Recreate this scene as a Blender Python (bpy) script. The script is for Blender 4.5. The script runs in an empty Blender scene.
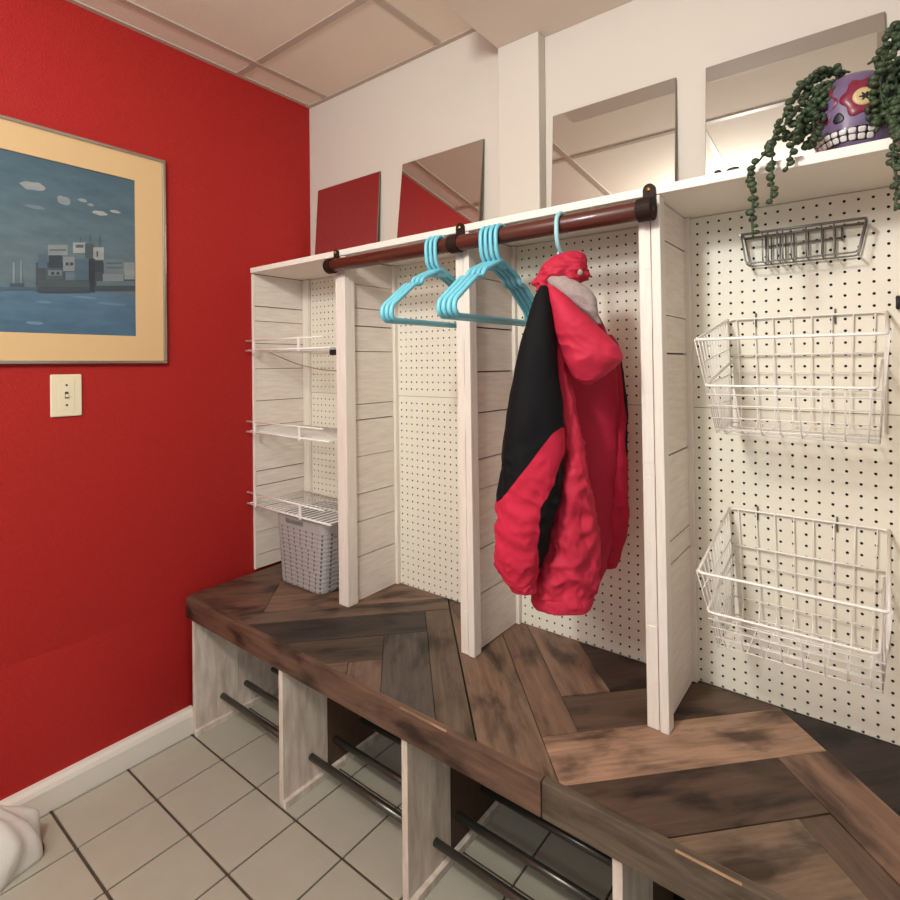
import bpy, math, random
from mathutils import Vector, Matrix, noise
random.seed(7)
DATA = {'coat':{'torso':[[1.4455,-0.0089,0.0307,0.02,0.03],[1.4081,0.0047,0.0546,0.03,0.045],[1.3371,0.0206,0.0816,0.05,0.05],[1.2396,0.0304,0.0977,0.06,0.05],[1.1168,0.0281,0.1018,0.065,0.05],[0.9692,0.0207,0.1007,0.065,0.05],[0.823,0.0134,0.0944,0.06,0.05],[0.7407,0.0055,0.0843,0.05,0.055],[0.7131,0.0029,0.0789,0.04,0.06]],'flap':[[1.4102,-0.0313,0.0055,-0.075,0.012],[1.3741,-0.0239,0.0109,-0.08,0.02],[1.3076,-0.0124,0.0141,-0.085,0.026],[1.2198,-0.0024,0.0184,-0.085,0.03],[1.1324,0.0087,0.0238,-0.085,0.035],[1.0669,0.0167,0.0302,-0.085,0.04],[1.0014,0.0193,0.0377,-0.085,0.045],[0.9125,0.0152,0.052,-0.08,0.05],[0.8226,0.0066,0.0665,-0.075,0.055],[0.7759,-0.0048,0.0735,-0.07,0.055],[0.7447,-0.0094,0.0692,-0.07,0.053],[0.7358,-0.0084,0.0659,-0.07,0.05]],'sleeve':[[1.4246,-0.0413,0.0076,-0.1,0.012],[1.403,-0.0437,0.0162,-0.1,0.025],[1.3674,-0.0469,0.0257,-0.11,0.035],[1.3067,-0.0524,0.0373,-0.12,0.045],[1.2213,-0.0585,0.051,-0.125,0.055],[1.1366,-0.0633,0.0614,-0.13,0.06],[1.0729,-0.0651,0.0667,-0.13,0.062],[1.0091,-0.0699,0.0668,-0.13,0.062],[0.9558,-0.0777,0.0638,-0.13,0.06],[0.9022,-0.0888,0.0575,-0.13,0.058],[0.8551,-0.0955,0.0534,-0.13,0.052],[0.8208,-0.099,0.0459,-0.13,0.046],[0.7997,-0.0937,0.0363,-0.13,0.036],[0.785,-0.0906,0.0288,-0.13,0.032]],'far':[[1.3261,0.1059,0.0147,0.1,0.02],[1.2834,0.1189,0.0232,0.1,0.03],[1.1636,0.1214,0.0317,0.1,0.04],[1.0387,0.1178,0.0366,0.1,0.045],[0.9138,0.1155,0.0403,0.1,0.045],[0.8138,0.111,0.0366,0.1,0.042],[0.7737,0.1082,0.0269,0.1,0.035],[0.751,0.1056,0.0196,0.1,0.03]],'hood':[[1.4264,-0.0277,0.0065,-0.085,0.012],[1.4027,-0.0115,0.0205,-0.095,0.03],[1.3709,0.0074,0.0329,-0.105,0.04],[1.3379,0.027,0.0442,-0.11,0.046],[1.3056,0.0466,0.0555,-0.11,0.05],[1.2798,0.0609,0.0616,-0.11,0.05],[1.2586,0.0618,0.0542,-0.11,0.046],[1.2374,0.0556,0.0397,-0.11,0.038],[1.2204,0.0503,0.0241,-0.11,0.026],[1.2097,0.0482,0.0094,-0.11,0.01]],'lining':[[1.4674,-0.0259,0.0112,-0.05,0.015],[1.4427,-0.0071,0.0299,-0.06,0.025],[1.4189,0.019,0.0383,-0.065,0.03],[1.3956,0.0395,0.0326,-0.07,0.03],[1.3687,0.0599,0.0184,-0.07,0.024],[1.3419,0.078,0.0065,-0.07,0.01]],'bunch':[[1.5102,0.0239,0.0158,-0.03,0.014],[1.5004,0.0168,0.036,-0.035,0.03],[1.4816,0.0075,0.0493,-0.04,0.042],[1.4628,0.0016,0.0548,-0.045,0.045],[1.4471,-0.003,0.0571,-0.045,0.04],[1.4362,-0.0164,0.0438,-0.045,0.03],[1.4192,-0.044,0.0134,-0.06,0.014]]},'patch':[[-0.1534,0.9495],[-0.1302,0.975],[-0.0904,1.0275],[-0.0489,1.0816],[-0.0223,1.1146],[-0.006,1.1249],[0.0039,1.1169],[0.0037,1.0844],[-0.0068,1.0436],[-0.0253,0.9983],[-0.0479,0.9671],[-0.0504,0.9159],[-0.0533,0.8237],[-0.0517,0.7726],[-0.1761,0.7658]],'farblack':[[0.1307,1.3124],[0.1373,1.2509],[0.1461,1.165],[0.1504,1.116],[0.1464,1.0669],[0.1497,1.0277],[0.1829,1.0282],[0.1854,1.3115]],'zip':[[0.0379,1.454]],'strands':[[[1.9155,-0.12,1.8237],[1.8808,-0.15,1.83],[1.8571,-0.19,1.7894],[1.8382,-0.235,1.7352],[1.8213,-0.262,1.685],[1.7987,-0.27,1.6412],[1.7783,-0.272,1.6206],[1.7747,-0.272,1.5986],[1.783,-0.272,1.5684],[1.781,-0.272,1.5346],[1.7824,-0.272,1.4927]],[[1.9093,-0.13,1.8096],[1.872,-0.17,1.7813],[1.8441,-0.23,1.7203],[1.8209,-0.26,1.6746],[1.8156,-0.272,1.631],[1.8153,-0.272,1.5939],[1.8133,-0.272,1.5496]],[[1.8938,-0.15,1.7866],[1.8643,-0.2,1.7371],[1.8536,-0.245,1.6898],[1.8477,-0.268,1.6431],[1.8383,-0.272,1.6074]],[[1.9037,-0.15,1.7952],[1.8818,-0.17,1.7705],[1.8633,-0.19,1.7257],[1.8553,-0.215,1.6732]],[[1.901,-0.16,1.7842],[1.8883,-0.17,1.7531],[1.8764,-0.19,1.7106],[1.8748,-0.215,1.6589]],[[1.8966,-0.14,1.7977],[1.8676,-0.16,1.763],[1.8474,-0.2,1.7072],[1.841,-0.235,1.674]],[[1.9313,-0.1,1.8312],[1.899,-0.12,1.8331],[1.8705,-0.15,1.8097],[1.8526,-0.18,1.7715]],[[2.0178,-0.1,1.8635],[1.9945,-0.13,1.85],[1.9791,-0.16,1.8191],[1.961,-0.17,1.8059]],[[2.018,-0.1,1.8975],[2.0018,-0.14,1.8575],[1.9863,-0.17,1.8084],[1.9785,-0.19,1.7551],[1.9838,-0.21,1.7027]],[[2.0221,-0.1,1.843],[1.9983,-0.15,1.7986],[1.9871,-0.19,1.7416],[1.9919,-0.22,1.6791],[1.9964,-0.255,1.6314],[1.9944,-0.272,1.5896],[1.9994,-0.272,1.552],[1.9965,-0.272,1.5044]],[[2.0249,-0.1,1.8231],[2.0054,-0.15,1.7779],[1.9969,-0.19,1.7207],[1.9778,-0.215,1.6672]],[[2.0279,-0.1,1.8221],[2.015,-0.16,1.7452],[2.0056,-0.22,1.6684],[2.0081,-0.26,1.6201],[2.01,-0.272,1.5696]],[[2.0334,-0.08,1.8484],[2.0267,-0.12,1.7764],[2.0242,-0.17,1.7026],[2.0165,-0.215,1.6448]],[[2.0167,-0.12,1.8094],[1.9906,-0.16,1.7747],[1.974,-0.18,1.7315],[1.9722,-0.2,1.6847]]],'art':[[[[-0.9042,1.5629],[-0.6443,1.6013],[-0.6451,1.5056],[-0.9048,1.4787]],(58,64,70)],[[[-0.8988,1.5889],[-0.8776,1.5923],[-0.8779,1.5502],[-0.8991,1.5472]],(75,95,112)],[[[-0.8756,1.6193],[-0.8281,1.6276],[-0.8283,1.5957],[-0.8759,1.5882]],(135,140,140)],[[[-0.8741,1.5885],[-0.8413,1.5937],[-0.8416,1.5507],[-0.8744,1.5462]],(42,48,54)],[[[-0.8815,1.5497],[-0.8398,1.5555],[-0.84,1.5215],[-0.8817,1.5165]],(70,80,84)],[[[-0.8395,1.5894],[-0.8113,1.5938],[-0.8116,1.5502],[-0.8398,1.5464]],(135,140,140)],[[[-0.8148,1.6368],[-0.782,1.6426],[-0.7822,1.61],[-0.815,1.6047]],(160,163,160)],[[[-0.8114,1.5869],[-0.7745,1.5926],[-0.775,1.5248],[-0.8119,1.5204]],(75,95,112)],[[[-0.8343,1.5449],[-0.8117,1.5479],[-0.8119,1.5193],[-0.8345,1.5166]],(95,110,125)],[[[-0.784,1.6387],[-0.7602,1.6429],[-0.7606,1.5959],[-0.7843,1.5922]],(70,80,84)],[[[-0.7623,1.6308],[-0.7339,1.6357],[-0.7342,1.5963],[-0.7626,1.592]],(160,163,160)],[[[-0.7342,1.5987],[-0.6772,1.6074],[-0.6776,1.5585],[-0.7346,1.5511]],(105,115,122)],[[[-0.6773,1.5964],[-0.6465,1.6009],[-0.647,1.5451],[-0.6778,1.5413]],(135,140,140)],[[[-0.7606,1.59],[-0.7373,1.5935],[-0.7376,1.5578],[-0.7609,1.5547]],(42,48,54)],[[[-0.7745,1.5937],[-0.7586,1.5962],[-0.7594,1.4914],[-0.7753,1.4898]],(30,34,40)],[[[-0.8762,1.5438],[-0.8435,1.5482],[-0.8436,1.5324],[-0.8763,1.5282]],(120,128,130)],[[[-0.7377,1.5507],[-0.6798,1.5582],[-0.68,1.5313],[-0.7379,1.5245]],(125,132,134)],[[[-0.9028,1.5117],[-0.773,1.5274],[-0.7733,1.497],[-0.903,1.4832]],(66,74,78)],[[[-0.8082,1.631],[-0.7879,1.6346],[-0.788,1.6253],[-0.8082,1.6218]],(80,90,100)],[[[-0.8722,1.6066],[-0.8319,1.6133],[-0.8319,1.6088],[-0.8722,1.6021]],(84,94,100)],[[[-0.7281,1.5889],[-0.6838,1.5954],[-0.6838,1.5906],[-0.7281,1.5841]],(70,80,86)],[[[-0.7282,1.5734],[-0.6839,1.5796],[-0.684,1.5759],[-0.7283,1.5698]],(70,80,86)],[[[-0.986,1.4828],[-0.903,1.492],[-0.903,1.4832],[-0.9861,1.4744]],(70,88,98)],[[[-0.8995,1.4924],[-0.7732,1.5063],[-0.7733,1.4876],[-0.8996,1.4748]],(50,60,66)],[[[-0.7551,1.526],[-0.647,1.5389],[-0.6472,1.524],[-0.7552,1.5119]],(90,105,112)],[[[-0.9565,1.5552],[-0.9524,1.5558],[-0.9528,1.4918],[-0.9569,1.4913]],(135,150,158)],[[[-0.9399,1.563],[-0.9365,1.5635],[-0.937,1.4936],[-0.9404,1.4932]],(130,145,152)],[[[-0.9634,1.4959],[-0.932,1.4996],[-0.932,1.4888],[-0.9635,1.4853]],(60,75,85)],[[[-0.8341,1.5733],[-0.8266,1.5744],[-0.8266,1.5653],[-0.8341,1.5642]],(42,48,54)],[[[-0.8228,1.5749],[-0.8153,1.576],[-0.8153,1.5669],[-0.8229,1.5658]],(42,48,54)],[[[-0.8691,1.5403],[-0.8618,1.5412],[-0.8619,1.5323],[-0.8691,1.5314]],(42,48,54)],[[[-0.8564,1.542],[-0.8491,1.5429],[-0.8491,1.5339],[-0.8564,1.533]],(42,48,54)],[[[-0.7544,1.6204],[-0.7503,1.621],[-0.7505,1.6033],[-0.7545,1.6027]],(70,80,84)],[[[-0.7459,1.6727],[-0.7438,1.673],[-0.7441,1.6339],[-0.7462,1.6336]],(70,80,84)],[[[-0.7719,1.6701],[-0.7699,1.6705],[-0.7702,1.6412],[-0.7722,1.6408]],(70,80,84)],[[[-0.7965,1.6562],[-0.7945,1.6565],[-0.7947,1.6403],[-0.7966,1.64]],(70,80,84)]],'clouds':[[[-0.9095,1.7835],[0.029799999999999938,0.01200000000000001],(150,152,148)],[[-0.8364,1.7586],[0.016900000000000026,0.013700000000000045],(140,146,146)],[[-0.7888,1.7712],[0.011799999999999922,0.005800000000000027],(150,153,150)],[[-0.7682,1.7621],[0.008900000000000019,0.0046999999999999265],(140,146,146)],[[-0.7433,1.7419],[0.02059999999999995,0.007200000000000095],(176,174,166)],[[-0.7017,1.7559],[0.014900000000000024,0.0047999999999999154],(176,174,166)],[[-0.9056,1.7233],[0.024499999999999966,0.00550000000000006],(110,124,130)],[[-0.8857,1.4497],[0.017800000000000038,0.0043999999999999595],(96,125,148)],[[-0.908,1.3867],[0.019199999999999995,0.00550000000000006],(110,138,158)],[[-0.7125,1.459],[0.04280000000000006,0.0036000000000000476],(92,122,146)],[[-0.7833,1.4727],[0.02980000000000005,0.0034999999999998366],(100,128,148)]],'waterz':1.4906}
scene = bpy.context.scene
COL = scene.collection

# ------------------------------------------------------------------ helpers
class MB:
    """collects geometry for one mesh object; every face carries a material slot and a colour"""
    def __init__(s):
        s.v = []; s.f = []; s.mi = []; s.c = []; s.uv = []; s.sm = []; s.sd = None
    def face(s, idx, mi=0, c=(1, 1, 1), uv=None, sm=False):
        s.f.append(tuple(idx)); s.mi.append(mi); s.c.append(c); s.uv.append(uv); s.sm.append(sm)
    def box(s, lo, hi, mi=0, c=(1, 1, 1)):
        b = len(s.v); x0, y0, z0 = lo; x1, y1, z1 = hi
        s.v += [(x0, y0, z0), (x1, y0, z0), (x1, y1, z0), (x0, y1, z0), (x0, y0, z1), (x1, y0, z1), (x1, y1, z1), (x0, y1, z1)]
        for q in ((0, 3, 2, 1), (4, 5, 6, 7), (0, 1, 5, 4), (1, 2, 6, 5), (2, 3, 7, 6), (3, 0, 4, 7)):
            s.face([b + i for i in q], mi, c)
    def prism(s, poly, axis, lo, hi, mi=0, c=(1, 1, 1)):
        """poly: 2D points; extruded along axis (0,1,2) between lo and hi"""
        n = len(poly); b = len(s.v)
        for h in (lo, hi):
            for p in poly:
                q = [p[0], p[1]]; q.insert(axis, h); s.v.append(tuple(q))
        s.face([b + i for i in range(n)][::-1], mi, c); s.face([b + n + i for i in range(n)], mi, c)
        for i in range(n):
            j = (i + 1) % n; s.face([b + i, b + j, b + n + j, b + n + i], mi, c)
    def tube(s, pts, r, n=8, mi=0, c=(1, 1, 1), closed=False, radii=None):
        P = [Vector(p) for p in pts]; m = len(P); b = len(s.v)
        T = []
        for i in range(m):
            if closed: t = P[(i + 1) % m] - P[i - 1]
            else: t = P[min(i + 1, m - 1)] - P[max(i - 1, 0)]
            T.append(t.normalized() if t.length > 1e-9 else Vector((0, 0, 1)))
        N = T[0].orthogonal().normalized()
        for i in range(m):
            if i: N = (N - T[i] * N.dot(T[i]));  N = N.normalized() if N.length > 1e-6 else T[i].orthogonal().normalized()
            B = T[i].cross(N); rr = radii[i] if radii else r
            for k in range(n):
                a = 2 * math.pi * k / n
                s.v.append(tuple(P[i] + (N * math.cos(a) + B * math.sin(a)) * rr))
        for i in range(m if closed else m - 1):
            i2 = (i + 1) % m
            for k in range(n):
                k2 = (k + 1) % n
                s.face([b + i * n + k, b + i * n + k2, b + i2 * n + k2, b + i2 * n + k], mi, c, sm=True)
        if not closed:
            s.face([b + k for k in range(n)][::-1], mi, c); s.face([b + (m - 1) * n + k for k in range(n)], mi, c)
    def rings(s, R, mi=0, c=(1, 1, 1), cap=True, sm=True):
        """R: list of equal-length closed rings of 3D points"""
        b = len(s.v); n = len(R[0])
        for r in R: s.v += [tuple(p) for p in r]
        for i in range(len(R) - 1):
            for k in range(n):
                k2 = (k + 1) % n
                s.face([b + i * n + k, b + i * n + k2, b + (i + 1) * n + k2, b + (i + 1) * n + k], mi, c, sm=sm)
        if cap:
            s.face([b + k for k in range(n)][::-1], mi, c, sm=sm); s.face([b + (len(R) - 1) * n + k for k in range(n)], mi, c, sm=sm)
    def ball(s, ctr, rad, rot=None, n=8, m=5, mi=0, c=(1, 1, 1)):
        b = len(s.v); C = Vector(ctr); pts = []
        for i in range(m + 1):
            th = math.pi * i / m
            for k in range(n):
                a = 2 * math.pi * k / n
                v = Vector((rad[0] * math.sin(th) * math.cos(a), rad[1] * math.sin(th) * math.sin(a), rad[2] * math.cos(th)))
                if rot: v = rot @ v
                pts.append(tuple(C + v))
        s.v += pts
        for i in range(m):
            for k in range(n):
                k2 = (k + 1) % n
                s.face([b + i * n + k, b + (i + 1) * n + k, b + (i + 1) * n + k2, b + i * n + k2], mi, c, sm=True)
    def lathe(s, prof, ctr, axis, n=20, mi=0, c=(1, 1, 1)):
        """prof: (radius, height) pairs around an axis vector"""
        A = Vector(axis).normalized(); N = A.orthogonal().normalized(); B = A.cross(N); C = Vector(ctr)
        R = [[C + A * h + (N * math.cos(2 * math.pi * k / n) + B * math.sin(2 * math.pi * k / n)) * r for k in range(n)] for r, h in prof]
        s.rings(R, mi, c)
    def build(s, name, mats, parent=None, bevel=0, smooth=False, origin=None):
        if origin is None:
            o = Vector((0, 0, 0)); q = parent
            if parent is None:
                xs = [p[0] for p in s.v]; ys = [p[1] for p in s.v]; zs = [p[2] for p in s.v]
                o = Vector(((min(xs) + max(xs)) / 2, (min(ys) + max(ys)) / 2, min(zs)))
            while q is not None:
                o += q.location; q = q.parent
        else: o = Vector(origin)
        me = bpy.data.meshes.new(name)
        me.from_pydata([(p[0] - o.x, p[1] - o.y, p[2] - o.z) for p in s.v], [], s.f)
        if not isinstance(mats, (list, tuple)): mats = [mats]
        for m in mats: me.materials.append(m)
        ca = me.color_attributes.new('Col', 'FLOAT_COLOR', 'CORNER')
        cols = []
        for f, c in zip(s.f, s.c): cols += [c[0], c[1], c[2], 1.0] * len(f)
        ca.data.foreach_set('color', cols)
        me.polygons.foreach_set('material_index', s.mi)
        me.polygons.foreach_set('use_smooth', [bool(x or smooth) for x in s.sm])
        if any(u is not None for u in s.uv):
            ul = me.uv_layers.new(name='UVMap'); d = []
            for f, u in zip(s.f, s.uv):
                for k in range(len(f)): d += list(u[k]) if u else [0.0, 0.0]
            ul.data.foreach_set('uv', d)
        if s.sd is not None:
            at = me.attributes.new('sd', 'FLOAT', 'POINT'); at.data.foreach_set('value', s.sd)
        me.validate(); me.update()
        ob = bpy.data.objects.new(name, me); COL.objects.link(ob)
        if parent is None: ob.location = o
        else: ob.parent = parent
        if bevel:
            b = ob.modifiers.new('edge', 'BEVEL'); b.width = bevel; b.segments = 2; b.limit_method = 'ANGLE'; b.angle_limit = math.radians(40)
        return ob

def tag(o, label, cat, group=None):
    o['label'] = label; o['category'] = cat
    if group: o['group'] = group
    return o
def thing(name, loc, label, cat, group=None):
    o = bpy.data.objects.new(name, None); o.location = loc; o.empty_display_size = .05; COL.objects.link(o)
    return tag(o, label, cat, group)
def struct(o, label=None):
    o['kind'] = 'structure'
    if label: o['label'] = label
    return o
def copy_tree(o, parent=None):
    c = o.copy(); COL.objects.link(c); c.parent = parent
    for ch in list(o.children): copy_tree(ch, c)
    return c
def catmull(P, n):
    out = []; m = len(P)
    for i in range(m - 1):
        p0, p1, p2, p3 = P[max(i - 1, 0)], P[i], P[i + 1], P[min(i + 2, m - 1)]
        for k in range(n):
            t = k / n
            out.append([0.5 * (2 * b + (c - a) * t + (2 * a - 5 * b + 4 * c - d) * t * t + (3 * b - a - 3 * c + d) * t ** 3) for a, b, c, d in zip(p0, p1, p2, p3)])
    out.append(list(P[-1])); return out

# ------------------------------------------------------------------ materials
def lin(c):
    return tuple((x / 255 / 12.92) if x / 255 <= .04045 else ((x / 255 + .055) / 1.055) ** 2.4 for x in c)
class NM:
    def __init__(s, name):
        s.m = bpy.data.materials.new(name); s.m.use_nodes = True; s.t = s.m.node_tree; s.n = s.t.nodes
        s.b = s.n['Principled BSDF']
    def new(s, ty, **kw):
        nd = s.n.new(ty)
        for k, v in kw.items():
            if k.startswith('_'): setattr(nd, k[1:], v)
            else: nd.inputs[k].default_value = v
        return nd
    def link(s, a, b): s.t.links.new(a, b)
def basic(name, col, rough=.5, metal=0, var=.0, vscale=8, bump=0, bscale=80, stretch=(1, 1, 1), dark=None, coat=0, spec=.5, coord='Object', detail=4):
    M = NM(name); b = M.b; c = lin(col)
    b.inputs['Roughness'].default_value = rough; b.inputs['Metallic'].default_value = metal
    b.inputs['Base Color'].default_value = (*c, 1); b.inputs['Coat Weight'].default_value = coat
    b.inputs['Specular IOR Level'].default_value = spec
    tc = M.new('ShaderNodeTexCoord'); mp = M.new('ShaderNodeMapping'); mp.inputs['Scale'].default_value = stretch
    M.link(tc.outputs[coord], mp.inputs['Vector'])
    if var:
        nz = M.new('ShaderNodeTexNoise', Scale=vscale, Detail=detail, Roughness=.6); M.link(mp.outputs[0], nz.inputs['Vector'])
        rp = M.new('ShaderNodeValToRGB'); d = lin(dark) if dark else tuple(x * (1 - var) for x in c)
        rp.color_ramp.elements[0].position = .3; rp.color_ramp.elements[1].position = .68
        rp.color_ramp.elements[0].color = (*d, 1); rp.color_ramp.elements[1].color = (*c, 1)
        M.link(nz.outputs['Fac'], rp.inputs['Fac']); M.link(rp.outputs['Color'], b.inputs['Base Color'])
    if bump:
        n2 = M.new('ShaderNodeTexNoise', Scale=bscale, Detail=3); M.link(mp.outputs[0], n2.inputs['Vector'])
        bp = M.new('ShaderNodeBump', Strength=bump, Distance=.004); M.link(n2.outputs['Fac'], bp.inputs['Height']); M.link(bp.outputs[0], b.inputs['Normal'])
    return M.m

RED = basic('red_wall_paint', (174, 36, 32), .62, var=.22, vscale=240, bump=.4, bscale=220, detail=4, spec=.25)
WALL = basic('white_wall_paint', (210, 200, 187), .6, var=.03, vscale=2, bump=.08, bscale=160)
SOFF = basic('soffit_paint', (226, 212, 198), .6, var=.03, vscale=2, bump=.08, bscale=160)
CTILE = basic('ceiling_tile', (232, 218, 200), .9, var=.05, vscale=160, bump=.2, bscale=260)
CGRID = basic('ceiling_grid', (186, 170, 154), .5)
TILE = basic('floor_tile', (176, 170, 154), .38, var=.07, vscale=14, bump=.05, bscale=120, coat=0.0)
GROUT = basic('grout', (84, 72, 56), .9, var=.4, vscale=40)
BASEB = basic('baseboard_paint', (228, 220, 208), .4, var=.03, vscale=6)
PEG = basic('pegboard_paint', (236, 229, 212), .5, var=.035, vscale=5)
PEGH = basic('pegboard_hole_edge', (60, 45, 33), .9)
WHITE = basic('white_painted_wood', (238, 228, 216), .5, var=.09, vscale=16, bump=.12, bscale=60, stretch=(6, 6, .7), dark=(228, 216, 204))
PLANK = basic('white_painted_plank', (236, 226, 215), .55, var=.12, vscale=14, bump=.15, bscale=60, stretch=(1, .8, 7), dark=(222, 208, 196))
PLANK_GAP = basic('plank_gap_shadow_wood', (96, 70, 50), .9)
SHELFW = basic('white_shelf_paint', (240, 231, 220), .45, var=.05, vscale=7)
LEGW = basic('worn_white_panel', (230, 216, 202), .6, var=.2, vscale=9, bump=.15, bscale=50, stretch=(4, 4, .8), dark=(190, 172, 156))
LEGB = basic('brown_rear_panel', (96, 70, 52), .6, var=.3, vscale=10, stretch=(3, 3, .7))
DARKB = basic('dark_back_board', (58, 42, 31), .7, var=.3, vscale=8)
PIPE = basic('dark_steel_pipe', (92, 88, 80), .3, metal=.75)
WIREW = basic('white_coated_wire', (240, 234, 226), .35)
WIREG = basic('grey_steel_wire', (120, 118, 114), .35, metal=.6)
BLUE = basic('sky_blue_plastic', (120, 202, 220), .35)
PALEB = basic('pale_blue_plastic', (160, 208, 214), .35)
RODW = basic('mahogany_rod', (92, 40, 28), .4, spec=.35, var=.4, vscale=12, stretch=(.8, 8, 8), coat=.2)
STRAP = basic('dark_brown_bracket', (42, 25, 18), .6, spec=.2, var=.3, vscale=30)
BRASS = basic('brass_screw', (206, 164, 84), .3, metal=.9)
FRAME = basic('brushed_silver_frame', (190, 184, 174), .25, metal=.9)
MAT = basic('cream_mat_board', (212, 176, 128), .8, var=.03, vscale=3)
SWP = basic('ivory_plate', (228, 214, 184), .4)
SWD = basic('dark_slot', (60, 50, 40), .6)
BLACK = basic('black_plastic', (22, 20, 19), .5)
CORD = basic('grey_cord', (150, 138, 122), .5)
CLOTH = basic('white_cloth', (232, 226, 218), .9, var=.06, vscale=12, bump=.2, bscale=120)
BROWN = basic('dark_brown_trim', (72, 52, 28), .7)
MIRE = basic('mirror_edge', (120, 110, 84), .4)
VINE = basic('trailing_succulent_green', (60, 76, 46), .55, var=.5, vscale=60)
SOIL = basic('soil', (50, 38, 28), .95)
SKULL = basic('lavender_ceramic', (112, 92, 126), .45, var=.15, vscale=40, coat=.15)
CRIM = basic('crimson_glaze', (122, 24, 52), .4, coat=.15)
CREAM = basic('cream_glaze', (200, 176, 128), .4, coat=.15)
TOOTH = basic('white_glaze', (222, 214, 212), .4, coat=.15)
INK = basic('black_glaze', (24, 18, 22), .35)
GREYL = basic('grey_fleece', (168, 150, 146), .95, var=.15, vscale=90, bump=.5, bscale=260)
JRED = basic('red_nylon', (192, 38, 64), .7, spec=.3, var=.10, vscale=9, bump=.4, bscale=34)
JBLK = basic('black_nylon', (13, 12, 15), .6, bump=.2, bscale=30)

def mirror_mat():
    M = NM('mirror_glass'); M.b.inputs['Base Color'].default_value = (.74, .72, .69, 1); M.b.inputs['Metallic'].default_value = 1
    M.b.inputs['Roughness'].default_value = .015; return M.m
MIRROR = mirror_mat()

def two_tone(name):
    """jacket cloth: red where sd>0, black where sd<0 (sewn panel border)"""
    M = NM(name); b = M.b; b.inputs['Roughness'].default_value = .8; b.inputs['Specular IOR Level'].default_value = .2
    at = M.new('ShaderNodeAttribute', _attribute_name='sd')
    mr = M.new('ShaderNodeMapRange'); mr.inputs['From Min'].default_value = -.0006; mr.inputs['From Max'].default_value = .0006
    M.link(at.outputs['Fac'], mr.inputs['Value'])
    mx = M.new('ShaderNodeMix', _data_type='RGBA'); mx.inputs['A'].default_value = (*lin((12, 11, 14)), 1); mx.inputs['B'].default_value = (*lin((192, 38, 64)), 1)
    M.link(mr.outputs['Result'], mx.inputs['Factor']); M.link(mx.outputs['Result'], b.inputs['Base Color'])
    tc = M.new('ShaderNodeTexCoord'); nz = M.new('ShaderNodeTexNoise', Scale=34, Detail=3); M.link(tc.outputs['Object'], nz.inputs['Vector'])
    bp = M.new('ShaderNodeBump', Strength=.4, Distance=.004); M.link(nz.outputs['Fac'], bp.inputs['Height']); M.link(bp.outputs[0], b.inputs['Normal'])
    return M.m
JTWO = two_tone('red_and_black_nylon')

def plank_mat():
    """reclaimed barn wood: colour per board from the mesh, grain along the board (uv)"""
    M = NM('reclaimed_wood'); b = M.b
    vc = M.new('ShaderNodeAttribute', _attribute_name='Col'); uv = M.new('ShaderNodeTexCoord')
    mp = M.new('ShaderNodeMapping'); mp.inputs['Scale'].default_value = (5, 60, 1); M.link(uv.outputs['UV'], mp.inputs['Vector'])
    n1 = M.new('ShaderNodeTexNoise', Scale=1.0, Detail=8, Roughness=.65, Distortion=.6); M.link(mp.outputs[0], n1.inputs['Vector'])
    mp2 = M.new('ShaderNodeMapping'); mp2.inputs['Scale'].default_value = (5.5, 15, 1); M.link(uv.outputs['UV'], mp2.inputs['Vector'])
    n2 = M.new('ShaderNodeTexNoise', Scale=1.0, Detail=4, Roughness=.55, Distortion=.3); M.link(mp2.outputs[0], n2.inputs['Vector'])
    r1 = M.new('ShaderNodeValToRGB'); r1.color_ramp.elements[0].position = .3; r1.color_ramp.elements[1].position = .7
    r1.color_ramp.elements[0].color = (.62, .58, .55, 1); r1.color_ramp.elements[1].color = (1.22, 1.2, 1.18, 1)
    M.link(n1.outputs['Fac'], r1.inputs['Fac'])
    r2 = M.new('ShaderNodeValToRGB'); e = r2.color_ramp.elements; e[0].position = .34; e[0].color = (.27, .25, .25, 1); e[1].position = .5; e[1].color = (1, 1, 1, 1)
    x = e.new(.72); x.color = (1.25, 1.22, 1.18, 1)
    M.link(n2.outputs['Fac'], r2.inputs['Fac'])
    m1 = M.new('ShaderNodeMix', _data_type='RGBA', _blend_type='MULTIPLY'); m1.inputs['Factor'].default_value = 1
    m2 = M.new('ShaderNodeMix', _data_type='RGBA', _blend_type='MULTIPLY'); m2.inputs['Factor'].default_value = 1
    M.link(vc.outputs['Color'], m1.inputs['A']); M.link(r1.outputs[0], m1.inputs['B'])
    M.link(m1.outputs['Result'], m2.inputs['A']); M.link(r2.outputs[0], m2.inputs['B'])
    M.link(m2.outputs['Result'], b.inputs['Base Color']); b.inputs['Roughness'].default_value = .48; b.inputs['Specular IOR Level'].default_value = .35
    bp = M.new('ShaderNodeBump', Strength=.25, Distance=.003); M.link(n1.outputs['Fac'], bp.inputs['Height']); M.link(bp.outputs[0], b.inputs['Normal'])
    return M.m
BARN = plank_mat()

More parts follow.
